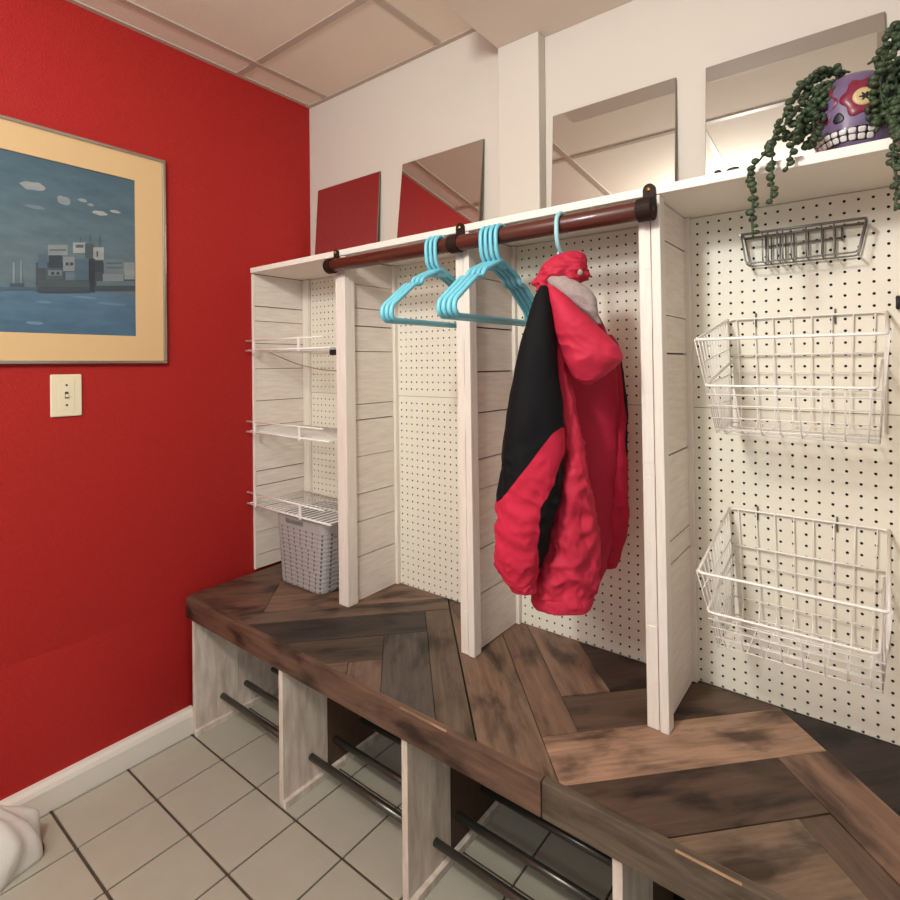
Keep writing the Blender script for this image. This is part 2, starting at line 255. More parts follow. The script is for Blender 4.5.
def print_mat():
    """painted harbour print: soft strokes over the vertex colours of its shapes"""
    M = NM('harbour_print'); b = M.b
    vc = M.new('ShaderNodeAttribute', _attribute_name='Col'); tc = M.new('ShaderNodeTexCoord')
    nz = M.new('ShaderNodeTexNoise', Scale=14, Detail=6, Roughness=.7); mp = M.new('ShaderNodeMapping'); mp.inputs['Scale'].default_value = (1, .5, 1.6)
    M.link(tc.outputs['Object'], mp.inputs['Vector']); M.link(mp.outputs[0], nz.inputs['Vector'])
    r = M.new('ShaderNodeValToRGB'); r.color_ramp.elements[0].position = .25; r.color_ramp.elements[1].position = .75
    r.color_ramp.elements[0].color = (.72, .74, .76, 1); r.color_ramp.elements[1].color = (1.2, 1.18, 1.14, 1)
    M.link(nz.outputs['Fac'], r.inputs['Fac'])
    mx = M.new('ShaderNodeMix', _data_type='RGBA', _blend_type='MULTIPLY'); mx.inputs['Factor'].default_value = 1
    M.link(vc.outputs['Color'], mx.inputs['A']); M.link(r.outputs[0], mx.inputs['B']); M.link(mx.outputs['Result'], b.inputs['Base Color'])
    b.inputs['Roughness'].default_value = .5; return M.m
PRINT = print_mat()

def weave_mat():
    """moulded plastic wicker: columns of small slots"""
    M = NM('grey_woven_plastic'); b = M.b; b.inputs['Roughness'].default_value = .5
    uv = M.new('ShaderNodeTexCoord'); sp = M.new('ShaderNodeSeparateXYZ'); M.link(uv.outputs['UV'], sp.inputs[0])
    def mth(op, a, bb=None, c=None):
        n = M.new('ShaderNodeMath', _operation=op)
        for i, x in enumerate((a, bb, c)):
            if x is None: continue
            if isinstance(x, (int, float)): n.inputs[i].default_value = x
            else: M.link(x, n.inputs[i])
        return n.outputs[0]
    u = mth('MULTIPLY', sp.outputs['X'], 1 / .034); v = mth('MULTIPLY', sp.outputs['Y'], 1 / .0155)
    fu = mth('ABSOLUTE', mth('SUBTRACT', mth('FRACT', u), .5)); fv = mth('ABSOLUTE', mth('SUBTRACT', mth('FRACT', v), .5))
    inu = mth('LESS_THAN', fu, .1); inv = mth('LESS_THAN', fv, .3)
    hole = mth('MULTIPLY', inu, inv)
    rib = mth('SUBTRACT', mth('MULTIPLY', fv, 1.2), mth('MULTIPLY', hole, 1.0))
    mx = M.new('ShaderNodeMix', _data_type='RGBA'); mx.inputs['A'].default_value = (*lin((172, 166, 164)), 1); mx.inputs['B'].default_value = (*lin((104, 98, 94)), 1)
    M.link(hole, mx.inputs['Factor']); M.link(mx.outputs['Result'], b.inputs['Base Color'])
    bp = M.new('ShaderNodeBump', Strength=.5, Distance=.003); M.link(rib, bp.inputs['Height']); M.link(bp.outputs[0], b.inputs['Normal'])
    return M.m
WEAVE = weave_mat()
GREYP = basic('grey_plastic', (172, 166, 164), .45)

# ------------------------------------------------------------------ setting
H = 2.369; SOF = 2.25
m = MB(); m.box((-.125, -2.9, -.06), (-.005, .16, H + .05)); struct(m.build('wall_left', RED), 'red painted left wall')
def bow(y, z):   # the old wall swells a little towards the floor
    return .06 * max(0, min(1, (.42 - z) / .42)) * max(0, min(1, (-y - .44) / .06))
m = MB(); ys_ = [-.44, -.46, -.48, -.5, -.8, -1.2, -2.0, -2.9]; zs_ = [0, .1, .2, .3, .42]; nz_ = len(zs_)
for y in ys_:
    for z in zs_: m.v += [(-.0049 + bow(y, z), y, z)]
nb = len(m.v)
for y in ys_:
    for z in zs_: m.v += [(-.006, y, z)]
for i in range(len(ys_) - 1):
    for j in range(nz_ - 1):
        a = i * nz_ + j; m.face((a, a + 1, a + nz_ + 1, a + nz_), sm=True); m.face((nb + a, nb + a + nz_, nb + a + nz_ + 1, nb + a + 1))
struct(m.build('trim_3', RED), 'slightly swollen lower skin of the red wall')
m = MB(); m.box((-.005, .04, -.06), (3.3, .16, H + .05)); struct(m.build('wall_back', WALL), 'white wall behind the lockers')
m = MB(); m.box((-.005, -2.9, -.06), (3.3, .04, -.004), 1)
gx, gy = .0755, -.511; px, py = .1963, .1938; g = .0037
for i in range(-1, 17):
    for j in range(-12, 4):
        x0 = max(gx + i * px + .0027, -.005); x1 = min(gx + (i + 1) * px - .0027, 3.3); y0 = max(gy + j * py + g, -2.9); y1 = min(gy + (j + 1) * py - g, .04)
        if x1 - x0 > .005 and y1 - y0 > .005: m.box((x0, y0, -.01), (x1, y1, 0), 0)
struct(m.build('floor', [TILE, GROUT], bevel=.0016), 'floor of square beige tiles')
# ceiling: lay-in tiles between grid bars
m = MB()
xs = [.13 + .62 * k for k in range(-1, 6)]; ys = [-.287 - .61 * k for k in range(-1, 6)]
for i in range(len(xs) - 1):
    for j in range(len(ys) - 1):
        x0, x1 = max(xs[i], -.005), min(xs[i + 1], 3.3); y1, y0 = min(ys[j], .04), max(ys[j + 1], -2.9)
        if x1 - x0 > .01 and y1 - y0 > .01: m.box((x0, y0, H + .004), (x1, y1, H + .02), 0)
for x in xs[1:]: m.box((x - .012, -2.9, H - .001), (x + .012, .04, H + .012), 1)
for y in ys[1:]: m.box((.0135, y - .012, H + .0006), (3.3, y + .012, H + .011), 1)
m.box((-.005, -2.9, H), (.014, .04, H + .011), 1); m.box((-.005, .022, H - .002), (1.02, .04, H + .011), 1)
struct(m.build('ceiling', [CTILE, CGRID]), 'drop ceiling of pale tiles in a metal grid')
m = MB(); m.box((1.012, -.43, SOF), (3.3, .04, H - .001)); struct(m.build('trim_1', SOFF, bevel=.002), 'boxed white soffit below the ceiling')
m = MB(); m.box((1.014, -.002, 1.6375), (1.161, .04, SOF)); struct(m.build('trim_2', WALL, bevel=.003), 'white pilaster rising from shelf to soffit')
m = MB()
m.prism([(.03, 0), (.071, 0), (.071, .062), (.067, .074), (.06, .084), (.03, .084)], 1, -2.9, -.5)
struct(m.build('baseboard_left', BASEB, bevel=.001), 'white baseboard along the red wall')

# ------------------------------------------------------------------ bench
SZ = .461
bench = thing('storage_bench', (1.1, -.25, 0), 'long bench with herringbone reclaimed wood seat and worn white panels', 'bench')
# seat: boards in a 45 degree herringbone, (a,b) = ((x+y),(x-y))/sqrt2
K = math.sqrt(.5)
boards = [  # a0,a1,b0,b1, along 'a' or 'b', colour
 (-1, -.04, -1, .555, 'a', (116, 80, 60)), (-.04, 2, .30, .435, 'a', (128, 92, 68)), (-.04, .60, .435, .555, 'a', (140, 103, 78)), (-.04, .62, -.3, .30, 'a', (118, 86, 64)),
 (-1, .555, .555, .635, 'a', (116, 90, 70)), (-1, .476, .635, .77, 'a', (66, 55, 46)), (-1, .35, .77, .90, 'a', (86, 68, 50)), (-1, .26, .90, 1.4, 'a', (112, 84, 64)),
 (.26, .35, .90, 1.6, 'b', (128, 96, 76)), (.35, .476, .77, 2, 'b', (92, 80, 72)), (.476, .555, .635, 2, 'b', (112, 90, 68)),
 (.60, .69, -1, .555, 'b', (112, 84, 64)), (.558, .695, .555, 2, 'b', (136, 104, 78)), (.695, .778, .3, 1.267, 'b', (138, 100, 74)), (.778, .90, .5, 1.142, 'b', (150, 110, 82)),
 (.90, 2, .5, 1.142, 'a', (84, 62, 48)), (.778, 2, 1.142, 1.267, 'a', (104, 78, 58)), (.695, 1.258, 1.267, 1.405, 'a', (182, 138, 104)),
 (-1, 1.145, 1.405, 1.54, 'a', (96, 70, 52)), (-1, 1.082, 1.54, 1.69, 'a', (134, 106, 80)), (-1, 1.0, 1.69, 1.85, 'a', (108, 80, 60)), (-1, .95, 1.85, 2.2, 'a', (124, 94, 70)),
 (1.145, 1.258, 1.405, 3, 'b', (146, 106, 80)), (1.082, 1.145, 1.54, 3, 'b', (108, 80, 60)), (1.0, 1.082, 1.69, 3, 'b', (122, 90, 66)), (.95, 1.0, 1.85, 3, 'b', (100, 76, 58)),
 (1.258, 3, .9, 2.2, 'a', (58, 45, 38)), (1.258, 3, 2.2, 3, 'a', (96, 70, 54))]
def clip(poly, xlo, xhi, ylo, yhi):
    for ax, val, sg in ((0, xlo, 1), (0, xhi, -1), (1, ylo, 1), (1, yhi, -1)):
        out = []
        for i in range(len(poly)):
            p, q = poly[i - 1], poly[i]; dp, dq = sg * (p[ax] - val), sg * (q[ax] - val)
            if (dp >= 0) != (dq >= 0):
                t = dp / (dp - dq); out.append((p[0] + (q[0] - p[0]) * t, p[1] + (q[1] - p[1]) * t))
            if dq >= 0: out.append(q)
        poly = out
        if not poly: return poly
    return poly
m = MB(); m.box((.03, -.496, SZ - .03), (2.16, -.001, SZ - .014), 0, lin((30, 22, 17)))
gap = .0009
for n_, (a0, a1, b0, b1, d, col) in enumerate(boards):
    q = [(a0 + gap, b0 + gap), (a1 - gap, b0 + gap), (a1 - gap, b1 - gap), (a0 + gap, b1 - gap)]
    poly = clip([((a + b) * K, (a - b) * K) for a, b in q], .028, 2.16, -.4965, -.001)[::-1]
    if len(poly) < 3: continue
    ar = sum(poly[i - 1][0] * poly[i][1] - poly[i][0] * poly[i - 1][1] for i in range(len(poly)))
    if ar < 0: poly = poly[::-1]
    zt = SZ + random.uniform(-.0012, .0012); b = len(m.v); N = len(poly); c = lin(col); g_ = sum(c) / 3; c = tuple((x * .74 + g_ * .26) * .80 for x in c)
    off = (n_ * 3.7, n_ * 1.3)
    def uvp(p):
        a, bb = (p[0] + p[1]) * K, (p[0] - p[1]) * K
        return (a + off[0], bb + off[1]) if d == 'a' else (bb + off[0], a + off[1])
    m.v += [(p[0], p[1], SZ - .014) for p in poly] + [(p[0], p[1], zt) for p in poly]
    m.face([b + N + i for i in range(N)], 0, c, [uvp(p) for p in poly])
    for i in range(N):
        j = (i + 1) % N; m.face([b + i, b + j, b + N + j, b + N + i], 0, tuple(x * .8 for x in c), [uvp(poly[i]), uvp(poly[j]), uvp(poly[j]), uvp(poly[i])])
m.build('seat', BARN, bench)
def barn_box(m, lo, hi, col):
    b = len(m.f); m.box(lo, hi, 0, lin(col))
    for i in range(b, len(m.f)):
        m.uv[i] = [(m.v[k][0] + lo[0] * 3, m.v[k][2] + m.v[k][1] * .7 + lo[0]) for k in m.f[i]]
m = MB(); barn_box(m, (.046, -.516, .394), (1.4495, -.4975, .4645), (100, 76, 62)); barn_box(m, (1.4515, -.5155, .394), (2.16, -.4975, .4655), (94, 82, 68))
m.build('fascia', BARN, bench, bevel=.0025)
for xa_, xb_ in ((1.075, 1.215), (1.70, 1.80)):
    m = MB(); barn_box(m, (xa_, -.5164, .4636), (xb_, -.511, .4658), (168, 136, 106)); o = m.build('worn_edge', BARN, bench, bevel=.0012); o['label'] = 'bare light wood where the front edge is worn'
for x in (.068, .578, 1.070, 1.588, 2.135):
    m = MB()
    for y0, y1 in ((-.506, -.432), (-.4315, -.352)): m.box((x, y0, .0), (x + .019, y1, .394 if y0 < -.5 else .432))
    pn = m.build('end_panel', LEGW, bench, bevel=.0012)
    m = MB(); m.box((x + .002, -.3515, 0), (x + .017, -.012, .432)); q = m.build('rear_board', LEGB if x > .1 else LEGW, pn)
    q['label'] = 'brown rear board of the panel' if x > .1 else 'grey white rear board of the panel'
    m = MB(); m.box((x + .019, -.508, 0), (x + .033, -.03, .02)); m.build('floor_batten', LEGW, pn, bevel=.001)
xsP = (.068, .578, 1.070, 1.588, 2.135)
for i in range(4):
    for y, z in ((-.412, .088), (-.324, .091), (-.215, .092)):
        m = MB(); m.tube([(xsP[i] + .019, y, z), (xsP[i + 1], y, z)], .0095, 14); m.build('shoe_rail', PIPE, bench)
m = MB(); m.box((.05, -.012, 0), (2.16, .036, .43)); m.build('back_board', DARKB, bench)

# ------------------------------------------------------------------ lockers
def jitter_levels(zs): return sorted(zs)
def plank_stack(m, x, y0, y1, cuts, face):
    """boards stacked on a locker side; face=+1 looks to +x"""
    zz = [SZ + .001] + sorted(cuts) + [1.616]
    for k in range(len(zz) - 1):
        t = random.uniform(-.0015, .0012); tone = random.uniform(.95, 1.02)
        m.box((x - .009, y0, zz[k] + .0013), (x + t, y1, zz[k + 1] - random.choice((.0008, .0013, .0025))), 0, (tone, tone, tone))
cutsL = (1.492, 1.433, 1.345, 1.245, 1.119, 1.02, .844, .786, .70, .605, .516)
cuts1 = (1.53, 1.45, 1.39, 1.303, 1.123, 1.07, .946, .819, .726, .609)
cuts2 = (1.50, 1.36, 1.235, 1.12, .99, .905, .74, .615)
cuts3 = (1.532, 1.363, 1.277, 1.046, .852, .80, .655)
side = thing('locker_side_panel', (.0, -.12, SZ), 'plank clad white side panel flat against the red wall', 'panel')
m = MB(); m.box((-.004, -.232, SZ + .001), (.0, -.0005, 1.616), 1); m.build('backing', [PLANK, PLANK_GAP], side)
m = MB(); plank_stack(m, .007, -.228, -.0005, cutsL, 1); 
m.v = [(max(p[0], .0), p[1], p[2]) for p in m.v]; m.build('plank_cladding', PLANK, side)
m = MB(); m.box((.0085, -.014, SZ + .001), (.046, -.0005, 1.616)); m.build('corner_trim', WHITE, side, bevel=.001)
m = MB(); m.box((-.004, -.236, SZ + .001), (.008, -.2285, 1.616)); m.build('front_edge', WHITE, side, bevel=.001)
def lean_build(m, k, *a, **kw):
    m.v = [(p[0] - k * (p[2] - SZ), p[1], p[2]) for p in m.v]; return m.build(*a, **kw)
DIV = [(.518, cuts1, 'white plank divider beside the grey basket, leftmost of the locker posts'), (1.038, cuts2, 'white plank divider with two board front between the two hanger groups'),
       (1.559, cuts3, 'white plank divider to the right of the red jacket'), (2.102, cuts2, 'white plank divider closing the basket bay at the far right')]
for x, cuts, lab in DIV:
    lean = {.518: .0045, 1.038: .007, 1.559: .0095}.get(x, .0095)
    d = thing('locker_divider', (x + .024, -.12, SZ), lab, 'divider', 'locker dividers standing on the bench')
    m = MB()
    if x < 1: m.box((x, -.242, SZ), (x + .048, -.200, 1.6165))
    else:
        m.box((x, -.242, SZ), (x + .0275, -.212, 1.6165)); m.box((x + .029, -.245, SZ), (x + .049, -.212, 1.6165))
    lean_build(m, lean, 'post', WHITE, d, bevel=.0022)
    if x > 1:   # offset pieces patched into the post front
        z = SZ + .02
        while z < 1.56:
            h = random.uniform(.07, .2); m = MB(); m.box((x + .004 + random.choice((0, .009)), -.2432, z), (x + .0268, -.2415, min(z + h - .002, 1.61))); z += h + random.choice((0, .03, .12))
            lean_build(m, lean, 'patch_strip', WHITE, d, bevel=.0006)
    m = MB(); m.box((x + .008, -.2, SZ + .0005), (x + .0255, -.0005, 1.6165), 0); lean_build(m, lean, 'core', PLANK_GAP, d)
    m = MB(); plank_stack(m, x + .036, -.2, -.0155, cuts, 1); lean_build(m, lean, 'plank_cladding', PLANK, d)
    m = MB(); m.box((x + .0262, -.0155, SZ + .0005), (x + .047, -.0005, 1.6165)); lean_build(m, lean, 'corner_trim', WHITE, d, bevel=.001)
    m = MB(); m.box((x - .0, -.2, SZ + .0005), (x + .0075, -.0005, 1.6165)); lean_build(m, lean, 'left_cladding', PLANK, d)
# pegboards: real holes on a one-inch grid
I = .0254
def pegboard(xa, xb, first, seam, label):
    z_hi = 1.616; z_lo = SZ + .0005; zr = 1.575; m = MB(); r = .0031; n = 8; T = .0045
    seamz = 1.146
    def cells(rows_z, zmin, zmax):
        cols = []; x = first
        while x + I / 2 < xb + .002: cols.append(x); x += I
        xe = [first - I / 2] + [c + I / 2 for c in cols]
        xe[-1] = min(xe[-1], xb)
        for z in rows_z:
            hh = (I if zmin > 1 else .0251) / 2; z0, z1 = max(z - hh, zmin), min(z + hh, zmax)
            for k, cx in enumerate(cols):
                x0, x1 = xe[k], xe[k + 1]; b = len(m.v)
                if x1 - cx < r + .001 or z1 - z < r + .0005 or z - z0 < r + .0005:
                    m.v += [(x0, 0, z0), (x1, 0, z0), (x1, 0, z1), (x0, 0, z1)]; m.face((b, b + 1, b + 2, b + 3)); continue
                m.v += [(x0, 0, z0), (x1, 0, z0), (x1, 0, z1), (x0, 0, z1)]
                for h in (0, T):
                    for q in range(n):
                        a = math.radians(-135 + 360 * q / n); m.v.append((cx + r * math.cos(a), h, z + r * math.sin(a)))
                o = b + 4
                for s_ in range(4):   # corner s_ aligns with hole vertex 2*s_
                    c0, c1 = b + s_, b + (s_ + 1) % 4; h0, h1, h2 = o + 2 * s_, o + 2 * s_ + 1, o + (2 * s_ + 2) % n
                    m.face((c0, c1, h2, h1, h0))
                for q in range(n):
                    q2 = (q + 1) % n; m.face((o + q, o + q2, o + n + q2, o + n + q), 1)
            if first - I / 2 > xa + .0005:
                b = len(m.v); m.v += [(xa, 0, z0), (first - I / 2, 0, z0), (first - I / 2, 0, z1), (xa, 0, z1)]; m.face((b, b + 1, b + 2, b + 3))
            if xe[-1] < xb - .0005:
                b = len(m.v); m.v += [(xe[-1], 0, z0), (xb, 0, z0), (xb, 0, z1), (xe[-1], 0, z1)]; m.face((b, b + 1, b + 2, b + 3))
    up = []; z = zr + I
    while z > seamz + I * .45: up.append(z); z -= I
    lo = []; z = .4655
    while z < seamz - I * .45: lo.append(z); z += .0251
    smz = (min(up) - I / 2 + max(lo) + .01255) / 2
    cells(up, smz + .0006, z_hi); cells(lo, z_lo, smz - .0006)
    # fill slivers between the last cells and the seam
    for za, zb in ((smz + .0006, min(up) - I / 2), (max(lo) + .01255, smz - .0006), (max(up) + I / 2, z_hi)):
        if zb - za > .0004:
            b = len(m.v); m.v += [(xa, 0, za), (xb, 0, za), (xb, 0, zb), (xa, 0, zb)]; m.face((b, b + 1, b + 2, b + 3))
    # back skin edges
    b = len(m.v); m.v += [(xa, 0, z_hi), (xb, 0, z_hi), (xb, T, z_hi), (xa, T, z_hi)]; m.face((b, b + 1, b + 2, b + 3))
    o = m.build('pegboard', [PEG, PEGH]); tag(o, label, 'pegboard', 'white pegboard backs of the lockers'); return o
pegboard(.046, .518, .0625, 1, 'white pegboard behind the wire shelves in the leftmost bay')
pegboard(.548, 1.038, .576, 1, 'white pegboard behind the left group of blue hangers')
pegboard(1.064, 1.559, 1.096, 0, 'white pegboard partly hidden behind the red jacket')
pegboard(1.582, 2.102, 1.611, 1, 'white pegboard holding the three wire baskets')
m = MB(); m.box((.004, .03, SZ + .001), (2.15, .0395, 1.6155)); bk = m.build('hole_shade_board', PEGH); tag(bk, 'dark brown sheet added behind the pegboards, coloured as the shade in their holes', 'board')  # added sheet, its dark colour stands in for shade inside the pegboard holes
m = MB(); m.box((.006, -.246, 1.6175), (2.17, .0395, 1.637)); top = m.build('top_shelf', SHELFW, bevel=.0015); tag(top, 'long white shelf board across the top of the lockers', 'shelf')

# ------------------------------------------------------------------ clothes rod
rod = thing('clothes_rail', (1.05, -.272, 1.58), 'dark mahogany clothes rail fixed along the front of the lockers', 'rail')
m = MB(); m.lathe([(.001, 0), (.018, .002), (.0205, .006), (.0205, 1.075), (.018, 1.079), (.001, 1.081)], (.513, -.272, 1.581), (1, 0, 0), 24); m.build('rod', RODW, rod)
for x in (.532, 1.056, 1.577):
    m = MB()
    R = []
    w = .0165 if x > .6 else .013
    prof = []
    for k in range(13):   # strap round the rod
        a = math.radians(-90 - 200 + 20 + k * 200 / 12 * 1.0)
    ring_o = [(-.272 + .0248 * math.cos(a), 1.581 + .0248 * math.sin(a)) for a in [math.radians(t) for t in range(0, 360, 15)]]
    m.prism(ring_o, 0, x - w, x + w)
    # tongue up to the shelf edge with a rounded head
    n0 = len(m.v)
    head = [(x - w, 1.585), (x + w, 1.585), (x + w * .82, 1.612)] + [(x + w * .82 * math.cos(math.radians(t)), 1.628 + w * .82 * math.sin(math.radians(t))) for t in range(0, 181, 20)] + [(x - w * .82, 1.612)]
    m.prism(head, 1, -.2545, -.2465)
    br = m.build('bracket', STRAP, rod, bevel=.0015)
    m = MB(); m.lathe([(.0001, 0), (.0052, .0002), (.0046, .002), (.0001, .003)], (x, -.2546, 1.628), (0, -1, 0), 12); m.build('screw', BRASS, br)

# ------------------------------------------------------------------ hangers
def rounded(P, r, n=5):
    out = []
    P = [Vector(p) for p in P]
    for i in range(len(P)):
        if i == 0 or i == len(P) - 1: out.append(P[i]); continue
        a, b, c = P[i - 1], P[i], P[i + 1]; d1 = (a - b); d2 = (c - b); rr = min(r, d1.length * .45, d2.length * .45)
        p, q = b + d1.normalized() * rr, b + d2.normalized() * rr
        for k in range(n + 1):
            t = k / n; out.append(p * (1 - t) ** 2 + b * 2 * t * (1 - t) + q * t * t)
    return out
def hanger_parts(root, mat, half, drop):
    ox, oy, oz = root.location       # rod axis point
    r = .0055
    # hook over the rod (rod radius .0205): open tip at the back, stem down the front
    pts = [(ox, oy + .0265 * math.cos(math.radians(a)), oz + .0265 * math.sin(math.radians(a))) for a in range(-30, 181, 15)]
    pts = pts + [(ox, oy - .0265, oz - .024), (ox, oy - .022, oz - .05), (ox, oy - .008, oz - .062), (ox, oy, oz - .072)]
    m = MB(); m.tube(rounded(pts, .008, 3), r, 8); m.build('hook', mat, root)
    m = MB(); zt = oz - .062; zb = oz - drop
    L = [(ox, oy - half, zb + .012), (ox, oy - half * .985, zb + .034), (ox, oy - half * .55, zt - .052), (ox, oy - half * .44, zt - .052), (ox, oy - half * .40, zt - .034), (ox, oy, zt), (ox, oy + half * .40, zt - .034), (ox, oy + half * .44, zt - .052), (ox, oy + half * .55, zt - .052), (ox, oy + half * .985, zb + .034), (ox, oy + half, zb + .012), (ox, oy + half * .93, zb), (ox, oy - half * .93, zb)]
    L = L[-1:] + L[:-1] + L[-1:]
    P = rounded(L[:], .012, 4); m.tube(P[:-1], .0062, 8, closed=True)
    m.build('shoulder_frame', mat, root)
    m = MB(); m.box((ox - .0025, oy - .02, zt - .02), (ox + .0025, oy + .02, zt - .004)); m.build('neck_web', mat, root)
def hanger(x, label, group, rz, mat=BLUE, half=.192, drop=.213, loc_y=-.272, proto=[None]):
    if proto[0] is None or mat is not BLUE:
        t = thing('clothes_hanger', (x, loc_y, 1.5805), label, 'hanger', group); hanger_parts(t, mat, half, drop)
        if mat is BLUE: proto[0] = t
    else:
        t = copy_tree(proto[0]); t.location = (x, loc_y, 1.5805); t['label'] = label; t['group'] = group
    t.rotation_euler = (0, 0, math.radians(rz)); return t
GA, GB = 'blue hangers in the left cluster', 'blue hangers in the right cluster'
for x, rz, w in ((.974, 0, 'blue plastic hanger on the rail, leftmost of the cluster left of the middle bracket'), (.990, 0, 'blue plastic hanger, middle one of the cluster left of the middle bracket'), (1.006, 0, 'blue plastic hanger closest to the middle bracket on its left side')):
    hanger(x, w, GA, rz)
for x, rz, w in ((1.160, 0, 'blue plastic hanger, first to the right of the middle bracket'), (1.1755, 0, 'blue plastic hanger, second to the right of the middle bracket'), (1.191, 0, 'blue plastic hanger, third to the right of the middle bracket'), (1.2065, 0, 'blue plastic hanger, nearest the red jacket of the right cluster')):
    hanger(x, w, GB, rz)
hanger(1.377, 'pale blue hanger whose hook shows above the red jacket', 'hanger inside the jacket', 0, PALEB, .055, .13)

# ------------------------------------------------------------------ jacket
CX, CY = 1.377, -.27; WV = Vector((-.466, .885, 0)).normalized(); UV_ = Vector((.885, .466, 0)).normalized()
def seg_sd(pt, poly):
    """signed distance to a closed polygon (positive inside)"""
    x, y = pt; ins = False; best = 1e9; n = len(poly)
    for i in range(n):
        (x1, y1), (x2, y2) = poly[i - 1], poly[i]
        if (y1 > y) != (y2 > y) and x < (x2 - x1) * (y - y1) / (y2 - y1) + x1: ins = not ins
        dx, dy = x2 - x1, y2 - y1; t = max(0, min(1, ((x - x1) * dx + (y - y1) * dy) / (dx * dx + dy * dy + 1e-12)))
        best = min(best, math.hypot(x - x1 - t * dx, y - y1 - t * dy))
    return best if ins else -best
def cloth_loft(rings, n=72, sub=10, wr=.006, freq=16, stretch=.5, seed=0, sdf=None, power=2.3, crease=.6, folds=0, late=0):
    m = MB(); R = []; S = []
    rr = catmull(rings, sub)
    zt, zb = rr[0][0], rr[-1][0]
    for z, u0, hu, w0, hw in rr:
        ring = []; t = (zt - z) / (zt - zb + 1e-9)
        amp = wr * (.35 + .65 * min(1, t * 1.6)) * min(1, hw / .03)
        for k in range(n):
            a = 2 * math.pi * k / n; ca, sa = math.cos(a), math.sin(a)
            e = 2 / power
            du = hu * math.copysign(abs(ca) ** e, ca); dw = hw * math.copysign(abs(sa) ** e, sa)
            p = Vector((CX, CY, 0)) + UV_ * (u0 + du) + WV * (w0 + dw) + Vector((0, 0, z))
            q = Vector((p.x * freq + seed, p.y * freq, p.z * freq * stretch))
            f = noise.noise(q) + .45 * noise.noise(q * 2.1) + crease * (.5 - abs(noise.noise(Vector((q.x * 1.3 + q.z * .8, q.y * 1.3, q.z * 2.2)) + Vector((5, 3, 9)))) * 2.4) * (1 if late == 0 else max(0, min(1, (t - late) / .25))) * min(1, t * 1.5) + (crease if late == 0 else crease * max(0, min(1, (t - late) / .25))) * .5 * (.5 - abs(noise.noise(q * 3.1)) * 2)
            if folds: f += folds * math.sin(du / max(hu, .01) * 7 + z * 9 + 1.3 * noise.noise(q * .6))
            nrm = (UV_ * ca + WV * sa)
            p += nrm * f * amp
            ring.append(p)
            if sdf: S.append(sdf((u0 + du, z), (ca, sa)))
        R.append(ring)
    m.rings(R); 
    if sdf: m.sd = S
    return m
J = thing('jacket', (CX, CY, .67), 'red and black hooded winter jacket hanging from the rail', 'jacket')
cd = DATA['coat']
cloth_loft(cd['torso'], n=96, sub=14, wr=.006, freq=11, stretch=.6, seed=3).build('torso', JRED, J)
cloth_loft(cd['flap'], n=120, sub=14, wr=.0075, freq=17, stretch=.7, seed=11, power=2.0, folds=.2, crease=1.0).build('back_panel', JRED, J)
P1 = DATA['patch']
sl = cloth_loft(cd['sleeve'], n=160, sub=16, wr=.0055, freq=15, stretch=.8, seed=21, crease=.75, late=.42, sdf=lambda p, q: seg_sd(p, P1) if q[1] < .35 else -.01).build('sleeve', JTWO, J)
sl['label'] = 'near sleeve, black above and red forearm'
P2 = DATA['farblack']
sl = cloth_loft(cd['far'], n=96, sub=14, wr=.006, freq=15, stretch=.8, seed=31, sdf=lambda p, q: -seg_sd(p, P2)).build('sleeve', JTWO, J)
sl['label'] = 'far sleeve, red with a black upper edge'
z_, u_, hu_, w_, hw_ = cd['sleeve'][-1]
cloth_loft([[z_ + .022, u_ - .004, hu_ * 1.12, w_, hw_ * 1.05], [z_ + .012, u_ - .001, hu_ * 1.06, w_, hw_ * 1.03], [z_, u_ + .001, hu_ * 1.02, w_, hw_], [z_ - .010, u_ + .003, hu_ * .95, w_, hw_ * .9]], wr=.003, freq=60, seed=71).build('cuff', JRED, J)
z_, u_, hu_, w_, hw_ = cd['flap'][-1]
cloth_loft([[z_ + .012, u_, hu_ * 1.03, w_, hw_ * 1.06], [z_ + .002, u_, hu_ * 1.035, w_, hw_ * 1.08], [z_ - .012, u_, hu_ * 1.0, w_, hw_ * 1.05], [z_ - .016, u_, hu_ * .96, w_, hw_ * .98]], n=96, wr=.003, freq=46, seed=81).build('hem_band', JRED, J)
hd = cloth_loft(cd['hood'], n=96, sub=14, wr=.006, freq=13, stretch=1.0, seed=41, power=2.2).build('hood', JRED, J)
o = cloth_loft(cd['lining'], wr=.004, freq=20, stretch=1, seed=51).build('fleece_lining', GREYL, hd); o['label'] = 'grey fleece lining inside the hood'
o = cloth_loft(cd['bunch'], wr=.012, freq=24, stretch=1.0, seed=61).build('hood_crown', JRED, hd); o['label'] = 'bunched red top of the hood over the hanger'
u0, z0 = DATA['zip'][0]; p = Vector((CX, CY, z0)) + UV_ * u0 + WV * (-.085)
m = MB(); m.ball(p, (.006, .006, .007), n=10, m=6); o = m.build('cord_toggle', GREYL, hd); o['label'] = 'grey cord toggle'

